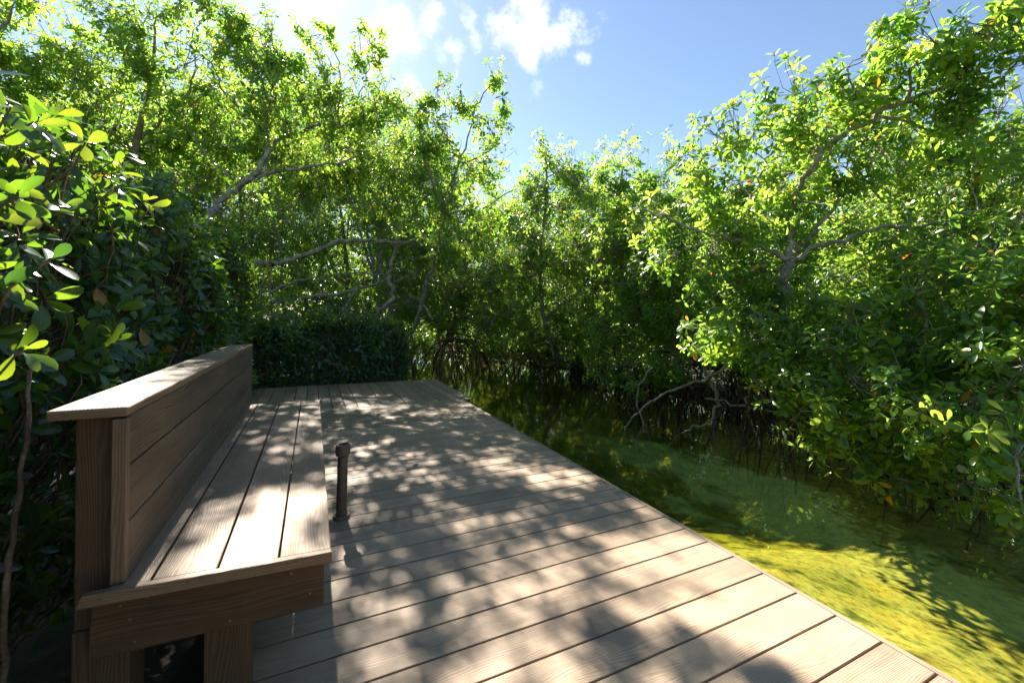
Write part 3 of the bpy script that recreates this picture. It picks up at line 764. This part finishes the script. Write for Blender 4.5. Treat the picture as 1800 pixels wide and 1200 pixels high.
tree('tall dense mangrove filling the right edge behind the arching limb', at(1730, 600, 6.0)*[1, 1, 0]+[0, 0, -.6],
     [(pl((1700, 680, 6.2), (1690, 560, 6.0), (1700, 440, 5.8), (1720, 300, 5.7)), .08, .03),
      (pl((1690, 560, 6.0), (1600, 430, 6.2), (1560, 350, 6.4)), .05, .02), (pl((1695, 480, 5.9), (1780, 400, 5.3), (1840, 330, 5)), .05, .02)],
     bl((1600, 300, 6.2, .8), (1700, 270, 5.8, .75), (1790, 260, 5.4, .75), (1560, 380, 6.4, .8), (1680, 400, 5.6, .8), (1790, 420, 5, .8), (1860, 300, 5, .8), (1640, 510, 5.4, .7), (1760, 540, 4.8, .7), (1500, 420, 6.4, .8), (1860, 480, 4.6, .7), (1385, 265, 5.7, .45), (1450, 225, 5.6, .45), (1340, 330, 5.8, .6), (1520, 235, 5.4, .5), (1250, 370, 6.0, .5), (1590, 215, 5.2, .4)),
     L=.095, clump=1.15)
tree('bushy mangrove left of the forked trunk on the right bank', at(1180, 600, 7.59)*[1, 1, 0]+[0, 0, -.7],
     [(pl((1200, 690, 7.70), (1185, 600, 7.48), (1170, 500, 7.26), (1130, 360, 7.48)), .06, .02), (pl((1185, 590, 7.48), (1240, 520, 6.93), (1250, 420, 6.82)), .03, .012),
      (pl((1215, 600, 6.5), (1240, 650, 6.3), (1260, 695, 6.2), (1257, 740, 6.1), (1250, 790, 6.0)), .034, .018),
      (pl((1290, 630, 6.0), (1235, 668, 6.1), (1160, 695, 6.3), (1110, 735, 6.4), (1095, 775, 6.4)), .022, .010),
      (pl((1257, 735, 6.1), (1228, 748, 6.1), (1190, 765, 6.1), (1170, 790, 6.0)), .014, .007),
      (pl((1300, 640, 5.8), (1350, 680, 5.5), (1395, 735, 5.2), (1410, 800, 5.1)), .022, .010),
      (pl((1240, 700, 6.2), (1310, 715, 5.8), (1390, 728, 5.5), (1440, 760, 5.2)), .015, .008),
      (pl((1150, 640, 6.8), (1120, 690, 6.7), (1130, 740, 6.6), (1145, 780, 6.5)), .020, .010),
      (pl((1330, 660, 5.8), (1310, 710, 5.7), (1330, 760, 5.6), (1340, 800, 5.5)), .018, .010)],
     bl((1125, 320, 7.59, 0.68), (1190, 335, 7.04, 0.66), (1075, 400, 8.03, 0.83), (1170, 430, 7.04, 0.72), (1100, 500, 7.92, 0.72), (1200, 520, 6.71, 0.66), (1150, 570, 7.26, 0.55), (1240, 590, 6.38, 0.44), (1150, 650, 7.04, 0.29, 1.3), (1120, 680, 6.82, 0.18, 1.4), (1185, 640, 6.82, 0.24), (1060, 560, 8.36, 0.55), (1120, 400, 7.0, .5), (1065, 440, 7.4, .55), (1140, 500, 6.9, .5), (1080, 340, 7.4, .45), (1190, 560, 6.6, .42), (1090, 540, 7.4, .42)),
     L=.10, clump=1.2, root_n=26, root_spread=1.1)
tree('mangrove with a tuft above its crown in the middle of the far bank', at(960, 590, 10.72)*[1, 1, 0]+[0, 0, -.7],
     [(pl((980, 640, 10.83), (960, 570, 10.49), (950, 480, 10.03), (960, 350, 9.58), (958, 280, 9.12)), .07, .015), (pl((960, 560, 10.49), (1040, 480, 10.03), (1045, 340, 9.92)), .04, .015),
      (pl((820, 390, 10.49), (860, 360, 10.26), (905, 330, 9.92), (935, 300, 9.69)), .022, .008)],
     bl((1040, 330, 9.92, 1.03), (965, 360, 9.35, 0.85), (958, 262, 9.12, 0.25, 1.4), (995, 300, 9.58, 0.51), (895, 385, 10.26, 0.85), (1010, 440, 9.80, 1.14), (920, 470, 10.26, 1.14), (1000, 545, 10.26, 0.80), (880, 545, 10.72, 0.85), (930, 320, 9.69, 0.46)),
     L=.098, clump=1.1, root_n=30, root_spread=1.6, root_top=.7, tint=.5)
tree('shaded mangrove closing the channel bend beyond the low hedge', at(800, 570, 12)*[1, 1, 0]+[0, 0, -.7],
     [(pl((790, 600, 12.5), (800, 560, 12), (820, 480, 11.5), (800, 400, 11)), .08, .03)],
     bl((800, 520, 11.5, 1.1), (740, 500, 11.5, 1.0), (860, 500, 11.5, 1.1), (790, 430, 11, 1.1), (720, 550, 12, .7), (850, 560, 12, .75), (780, 560, 12.5, .6), (930, 570, 11, .6)),
     L=.095, clump=1.0, dens=.9, root_n=30, root_spread=2.4, root_top=.9, tint=.4)
# left bank
tree('slender mangrove standing highest against the sky in the middle', at(775, 560, 8.13)*[1, 1, 0]+[0, 0, -.5],
     [(pl((725, 600, 9.4), (745, 520, 8.8), (765, 450, 8.1), (782, 380, 7.62), (805, 290, 7.37), (835, 200, 7.29), (868, 135, 7.20)), .036, .008), (pl((782, 380, 7.62), (750, 290, 7.54), (735, 200, 7.46)), .03, .010),
      (pl((805, 290, 7.37), (850, 270, 7.29), (880, 240, 7.20)), .018, .006)],
     bl((868, 142, 7.20, 0.20, 1.3), (885, 195, 7.20, 0.17), (820, 190, 7.20, 0.35), (865, 235, 7.20, 0.30), (765, 170, 7.46, 0.32), (735, 205, 7.54, 0.30), (800, 265, 7.46, 0.42), (745, 265, 7.62, 0.42), (860, 300, 7.46, 0.38), (785, 350, 7.79, 0.64), (860, 380, 7.96, 0.51), (715, 340, 7.79, 0.59), (780, 430, 8.13, 0.59)),
     L=.10, clump=1.35, root_n=0, bare=3)
tree('big spreading mangrove with a pale leaning limb behind the hedge', at(330, 560, 6.6)*[1, 1, 0]+[0, 0, -.5],
     [(pl((300, 520, 6.2), (358, 390, 6.6), (395, 350, 6.8), (428, 322, 6.9), (470, 305, 7.0), (530, 294, 7.1), (602, 285, 7.2)), .062, .018),
      (pl((425, 325, 6.9), (455, 300, 6.9), (475, 262, 7.0), (500, 240, 7.1), (560, 222, 7.2), (625, 222, 7.3)), .045, .013),
      (pl((468, 300, 7.0), (470, 230, 7.0), (465, 160, 6.9), (450, 90, 6.8)), .026, .009),
      (pl((412, 315, 6.9), (380, 290, 6.8), (345, 250, 6.8), (310, 190, 6.7)), .020, .007),
      (pl((590, 220, 7.2), (600, 170, 7.2), (595, 120, 7.1), (578, 60, 7.0)), .016, .006),
      (pl((610, 220, 7.2), (640, 150, 7.1), (655, 95, 7.0)), .012, .005),
      (pl((470, 240, 7.0), (400, 170, 6.9), (370, 110, 6.8), (300, 60, 6.7)), .020, .006)],
     bl((650, 70, 7.0, .18, 1.3), (665, 108, 7.0, .13, 1.2), (632, 110, 7.1, .24), (577, 55, 7.0, .13, 1.4), (590, 155, 7.1, .42), (530, 118, 7, .38), (560, 220, 7.3, .7), (650, 195, 7.5, .62), (690, 185, 7.8, .42), (430, 45, 6.8, .48), (400, 90, 6.8, .5), (480, 180, 7, .75),
        (620, 300, 8, .9), (520, 310, 8, .85), (690, 290, 8.5, .8), (450, 250, 7.4, .7), (370, 20, 6.7, .3), (545, 65, 7, .2), (475, 85, 6.8, .34), (508, 100, 6.6, .28), (440, 110, 6.5, .35)),
     L=.098, clump=1.35, root_n=12, bare=6)
tree('broad mangrove crown above the hedge on the far left', at(180, 560, 6.8)*[1, 1, 0]+[0, 0, -.5],
     [(pl((180, 560, 7.2), (200, 400, 7.0), (240, 250, 6.9), (270, 120, 6.7), (275, 30, 6.6)), .075, .010), (pl((205, 380, 7), (150, 250, 6.9), (140, 90, 6.8)), .04, .010), (pl((210, 350, 7), (100, 270, 6.8), (40, 170, 6.5)), .04, .010),
      (pl((240, 250, 6.9), (330, 160, 6.9), (350, 60, 6.8)), .025, .008)],
     bl((290, 15, 6.5, .32), (240, 60, 6.6, .48), (270, 130, 6.7, .6), (150, 60, 6.8, .3), (140, 110, 6.8, .5), (205, 30, 6.6, .22), (75, 130, 6.5, .5), (95, 90, 6.6, .22), (180, 190, 6.9, .75), (320, 170, 7, .75), (90, 220, 7, .75), (250, 270, 7.3, .8), (370, 270, 7.6, .75), (20, 160, 6, .5), (20, 260, 6.6, .7), (150, 320, 7.2, .8), (330, 350, 7.6, .8)),
     L=.10, clump=1.45, root_n=20, bare=4)
tree('mangrove bough reaching into the top left corner', at(-150, 400, 5.2)*[1, 1, 0]+[0, 0, -.5],
     [(pl((-160, 560, 5.4), (-120, 300, 5.3), (-60, 120, 5.2), (20, 20, 5.2)), .07, .012)],
     bl((10, 15, 5.3, .33), (-50, 60, 5.3, .4), (45, 0, 5.3, .2), (5, 80, 5.4, .2), (-80, 150, 5.3, .5)), L=.10, clump=1.3, root_n=10, tint=.6)
tree('gnarled mangrove with a broken horizontal limb above the low hedge', at(650, 590, 10.2)*[1, 1, 0]+[0, 0, -.5],
     [(pl((440, 462, 8.4), (470, 463, 8.4), (500, 460, 8.4), (546, 445, 8.5), (593, 428, 8.6), (644, 423, 8.7), (702, 427, 8.8), (743, 422, 8.7)), .052, .040),
      (pl((648, 575, 9.0), (668, 545, 8.9), (690, 522, 8.9), (686, 480, 8.9), (700, 430, 8.8)), .062, .034),
      (pl((655, 590, 9.2), (680, 560, 9.1), (690, 530, 9.0)), .05, .03),
      (pl((700, 428, 8.8), (715, 410, 8.7), (738, 398, 8.6)), .018, .006),
      (pl((690, 465, 8.9), (720, 455, 8.8), (760, 452, 8.7)), .016, .007), (pl((692, 495, 8.9), (715, 485, 8.8), (735, 478, 8.7)), .014, .006),
      (pl((560, 440, 8.5), (562, 410, 8.5), (550, 375, 8.5)), .010, .004), (pl((440, 545, 9.2), (490, 530, 9.3), (560, 520, 9.5), (630, 508, 9.8), (680, 490, 10)), .05, .03),
      (pl((435, 545, 8.6), (455, 510, 8.6), (480, 470, 8.5), (500, 430, 8.5)), .018, .008), (pl((600, 560, 9.4), (625, 510, 9.4), (650, 470, 9.4), (680, 400, 9.4)), .03, .012),
      (pl((450, 520, 9), (540, 490, 9.4), (640, 480, 9.8), (730, 490, 10.2)), .026, .014), (pl((760, 560, 9.8), (740, 520, 9.8), (770, 470, 9.6)), .03, .015)],
     bl((480, 400, 9.4, .7, .7), (570, 395, 9.6, .8, .7), (650, 385, 9.6, .8, .8), (720, 390, 9.6, .6, .8), (540, 480, 10.4, .6, .6), (610, 545, 10.5, .5, .8), (700, 540, 10.6, .5), (470, 500, 10, .5, .5), (745, 450, 10.2, .6)),
     L=.09, clump=1.0, dens=.9, root_n=20, bare=14, tint=.38)
# rows behind, seen through and above the first crowns
BACK = 'mangroves standing in the row behind'
def back(label, px, d, cols, dens=.8):
    base = at(px, 560, d)*[1, 1, 0]+[0, 0, -.5]
    top = min(y for x, y, r in cols)
    tree(label, base, [(pl((px, 590, d), (px+10, 480, d), (px-8, top, d)), .09, .03)] + [(pl((px, 500, d), (x, y, d)), .04, .015) for x, y, r in cols[:3]],
         [(at(x, y, d+rng.uniform(-.6, .6)), r, 1.0) for x, y, r in cols], lod=0, L=.125, dens=dens, clump=1.1, nleaf=7, root_n=16, root_spread=1.8, root_top=.8, group=BACK, root_r=.025)
back('rear mangrove behind the far left crown', 80, 11, [(60, 260, 1.6), (140, 330, 1.6), (20, 380, 1.6), (180, 430, 1.6), (-60, 300, 1.6), (90, 480, 1.5)])
back('rear mangrove behind the pale leaning limb', 330, 12, [(300, 260, 1.6), (400, 300, 1.6), (250, 370, 1.7), (350, 430, 1.7), (450, 420, 1.6), (300, 500, 1.5), (420, 510, 1.3)])
back('rear mangrove behind the broken horizontal limb', 600, 14, [(520, 330, 1.7), (620, 320, 1.8), (560, 420, 1.8), (680, 400, 1.8), (500, 500, 1.3), (620, 500, 1.4), (700, 500, 1.3)])
back('rear mangrove behind the slender tall tree', 800, 15, [(760, 400, 1.8), (860, 400, 1.7), (720, 470, 1.6), (830, 490, 1.7), (920, 460, 1.7), (760, 550, 1.0), (880, 560, 1.0)])
back('rear mangrove between the far bank tree and the bushy one', 1060, 12, [(1000, 420, 1.7), (1100, 400, 1.7), (1050, 500, 1.7), (1150, 480, 1.6), (1120, 570, 1.1), (980, 560, 1.2)])
back('rear mangrove behind the forked trunk', 1330, 9, [(1230, 430, 1.1), (1330, 410, 1.1), (1430, 430, 1.1), (1280, 490, 1.3), (1400, 520, 1.3), (1500, 480, 1.3), (1300, 590, .9), (1450, 610, .9)])
back('rear mangrove deep behind the right edge', 1650, 8, [(1560, 400, 1.1), (1660, 390, 1.1), (1760, 380, 1.1), (1600, 470, 1.3), (1720, 480, 1.3), (1830, 420, 1.3), (1600, 590, 1.0), (1740, 610, 1.0), (1850, 560, 1.1)])

# low leafy shrubs under and between the trees
def shrub(label, base, blobs, L=.10, dens=.9, group='young mangroves at the foot of the trees', lod=1, tint=.3):
    return tree(label, np.array([*base, -.6]), [([np.array([*base, -.7]), np.array([*base, .1]), np.array(blobs[0][0])+[0, 0, .1]], .03, .012)],
                [(np.array(c, float), r, 1.0) for c, r in blobs], lod=lod, L=L, dens=dens, clump=1.0, root_n=10, root_spread=.5, root_top=.3, group=group, tint=tint, name='young_mangrove')
shrub('young mangrove low at the water behind the nearest overhanging boughs', (5.3, 2.2), [((5.4, 2.2, .7), .6), ((5.9, 3.0, .6), .6), ((5.6, 1.4, .9), .6), ((6.4, 2.3, 1.4), .7)])
shrub('young mangrove low behind the forked trunk', (6.5, 4.6), [((6.4, 4.4, .8), .7), ((6.8, 5.4, .8), .7), ((7.2, 4.0, 1.5), .8), ((7.2, 6.2, 1.3), .8)])
shrub('young mangrove low under the bushy far bank tree', (7.2, 7.4), [((7.2, 7.2, .9), .7), ((7.4, 8.4, .9), .7), ((8, 7.6, 1.7), .9)])
shrub('young mangrove at the outer bend of the channel', (7.5, 10.4), [((7.4, 10.2, .9), .8), ((7.3, 11.6, .9), .8), ((8.2, 11, 1.8), 1.0)])
shrub('young mangrove under the tufted tree of the far bank', (6.6, 13.2), [((6.6, 13.0, .8), .8), ((5.8, 14.3, .8), .8), ((6.6, 14.6, 1.7), 1.0)])
shrub('young mangrove at the far end of the open water', (4.6, 17.0), [((4.6, 16.9, .7), .9), ((3.2, 17.9, .8), .9), ((1.6, 18.5, .9), 1.0), ((3.6, 18.6, 1.8), 1.2)])
shrub('young mangrove behind the left end of the low hedge', (-1.2, 10), [((-1.2, 9.8, .7), .8), ((-2.4, 9.5, .8), .8), ((-1.8, 10.6, 1.5), .9)])
shrub('young mangrove behind the right end of the low hedge', (.9, 10.6), [((1.0, 10.5, .6), .7), ((-.1, 10.4, .7), .8), ((.4, 11.4, 1.4), .9)])
shrub('young mangrove on the inner bend past the low hedge', (1.2, 13.2), [((1.2, 13.0, .5), .8), ((.2, 14, .6), .9), ((0, 12.6, 1.2), .9)])
shrub('young mangrove low between the deck end and the inner bend', (1.5, 11.4), [((1.3, 11.3, .35), .55), ((.9, 12, .7), .7)])
shrub('leafy spray hanging almost to the water beyond the root tangle', (5.9, 6.6), [((5.2, 6.4, .15), .4), ((5.6, 5.6, .2), .45), ((5.9, 7.4, .3), .55)], dens=1.1, tint=.42)
shrub('leafy spray hanging low over the water at the outer bend', (6.6, 9.4), [((6.0, 9.2, .25), .5), ((6.2, 10.4, .25), .55), ((6.2, 8.2, .4), .55), ((6.0, 11.6, .25), .6)], dens=1.1, tint=.4)
shrub('leafy spray hanging low over the far dark water', (5.6, 14.4), [((5.0, 14.2, .2), .55), ((4.2, 15.6, .25), .6), ((5.4, 13, .2), .55), ((3.4, 16.6, .2), .6)], dens=1.1, tint=.4)
shrub('dark young mangrove two steps inland of the right edge', (6.8, 1.4), [((6.6, 1.2, .35), .6), ((6.9, 2.4, .35), .6), ((6.9, .3, .5), .6)], tint=.15, group='shaded undergrowth behind the right bank')  # this row's low leaf tint puts the gloom behind the roots into the colour
shrub('dark young mangrove inland of the forked trunk', (7.2, 3.6), [((7.0, 3.5, .3), .6), ((7.4, 4.6, .3), .6), ((7.7, 5.8, .35), .65)], tint=.15, group='shaded undergrowth behind the right bank')
shrub('dark young mangrove inland of the bushy far bank tree', (8.2, 8.2), [((7.9, 7.0, .3), .65), ((8.2, 8.3, .3), .65), ((8.3, 9.7, .3), .7)], tint=.15, group='shaded undergrowth behind the right bank')
shrub('dark young mangrove inland of the outer bend', (8.1, 12), [((8.1, 11.2, .35), .7), ((8, 12.6, .35), .7), ((7.5, 14, .4), .75)], tint=.15, group='shaded undergrowth behind the right bank')
shrub('dark young mangrove at the back of the far open water', (4.5, 19.2), [((6.3, 16.6, .4), .8), ((5.2, 18.4, .4), .85), ((3.4, 19.6, .5), .9), ((1.4, 20.4, .5), 1.0), ((-.6, 20.8, .5), 1.0)], tint=.15, group='shaded undergrowth behind the right bank')
shrub('lowest leafy fringe where the water bends out of sight', (3.4, 17.4), [((4.5, 16.2, .1), .5), ((3.7, 16.9, .1), .55), ((2.9, 17.4, .1), .6), ((2.0, 17.9, .15), .6), ((1.0, 18.5, .15), .65), ((.2, 17.2, .4), .7)], dens=1.2, tint=.25)
shrub('small mangrove in the corner between low hedge and dark water', (1.9, 9.6), [((1.75, 9.3, -.05), .32), ((1.9, 10.2, .05), .4), ((1.6, 10.9, .2), .5)], dens=1.2, tint=.2)
back('tall rear mangrove showing through the far left crown', 150, 11.5, [(60, 205, 1.1), (180, 190, 1.15), (120, 290, 1.3), (240, 270, 1.2), (0, 280, 1.2)])
back('tall rear mangrove showing through the leaning limb crown', 420, 12.5, [(330, 200, 1.15), (440, 190, 1.2), (540, 215, 1.15), (390, 290, 1.3), (500, 300, 1.3)])
back('tall rear mangrove left of the slender tree', 660, 12.5, [(620, 230, 1.1), (700, 260, 1.1), (600, 300, 1.3), (690, 330, 1.3), (780, 320, 1.2)])
# the far wood behind everything, one mass
lv = Leaves(); fw = Wood()
for ring, (d0, n) in enumerate(((15.5, 10500), (20, 9500), (26, 9500))):
    a = rng.uniform(R(-180), R(180), n)
    rr = d0 + rng.uniform(-2, 2, n)
    X, Y = rr*np.sin(a)+1, rr*np.cos(a)+1
    top = 3.9 + .6*np.sin(a*9+ring) + .5*np.sin(a*23+2*ring) + (.02*d0)
    Z = -.5 + (top+.5)*np.power(rng.random(n), 1.15)
    P = np.stack([X, Y, Z], 1)
    ok = ~((X > bank_left(Y)-.6) & (X < bank_right(Y)+.6) & (Z < 2.0))
    P = P[ok]; D = np.stack([-P[:, 0]/rr[ok]*.5, -P[:, 1]/rr[ok]*.5, np.full(len(P), .9)], 1)+rng.normal(0, .4, (len(P), 3))
    lv.rosettes(P, D, np.full(len(P), .26+.05*ring), 0, 8, tint_mu=.35)
    m = 160; a = rng.uniform(R(-75), R(100), m); r1 = d0+rng.uniform(-2, 2, m)
    A = np.stack([r1*np.sin(a)+1, r1*np.cos(a)+1, np.full(m, -.6)], 1); B = A+np.stack([rng.normal(0, .8, m), rng.normal(0, .8, m), rng.uniform(2.5, 4, m)], 1)
    fw.batch(bend(A, B, 7, 0, .07), np.linspace(.07, .02, 7)[None]*np.ones((m, 1)), 5)
fo = lv.build('far_wood', M['leaf'], None); tag(fo, 'far mangrove wood closing the view behind the trees', 'wood', kind='stuff')
fwo = fw.build('far_trunk_mass', M['bark'], None); tag(fwo, 'trunks of the far mangrove wood', 'wood', kind='stuff')

# ------------------------------------------------------------------ fringe of prop roots along the far and right banks
fr = Wood()
for y in np.arange(1.0, 19, .28):
    for q in range(2 if y > 4 else 1):
        x = float(bank_right(y)) + rng.uniform(-.1 if y > 4 else .3, 1.4)
        roots(fr, np.array([x, y+rng.uniform(-.2, .2), -.5]), 6, rng.uniform(.3, 1.3), rng.uniform(-.1, .6), r=.009)
for y in np.arange(4.0, 10, .45):
    x = float(bank_right(y))+rng.uniform(.0, .5)
    roots(fr, np.array([x, y, -.5]), 4, rng.uniform(.5, 1.2), rng.uniform(.1, .5), r=.019)
ro = fr.build('root_fringe', M['root'], None); tag(ro, 'tangle of brown mangrove prop roots along the water edge', 'roots', kind='stuff')
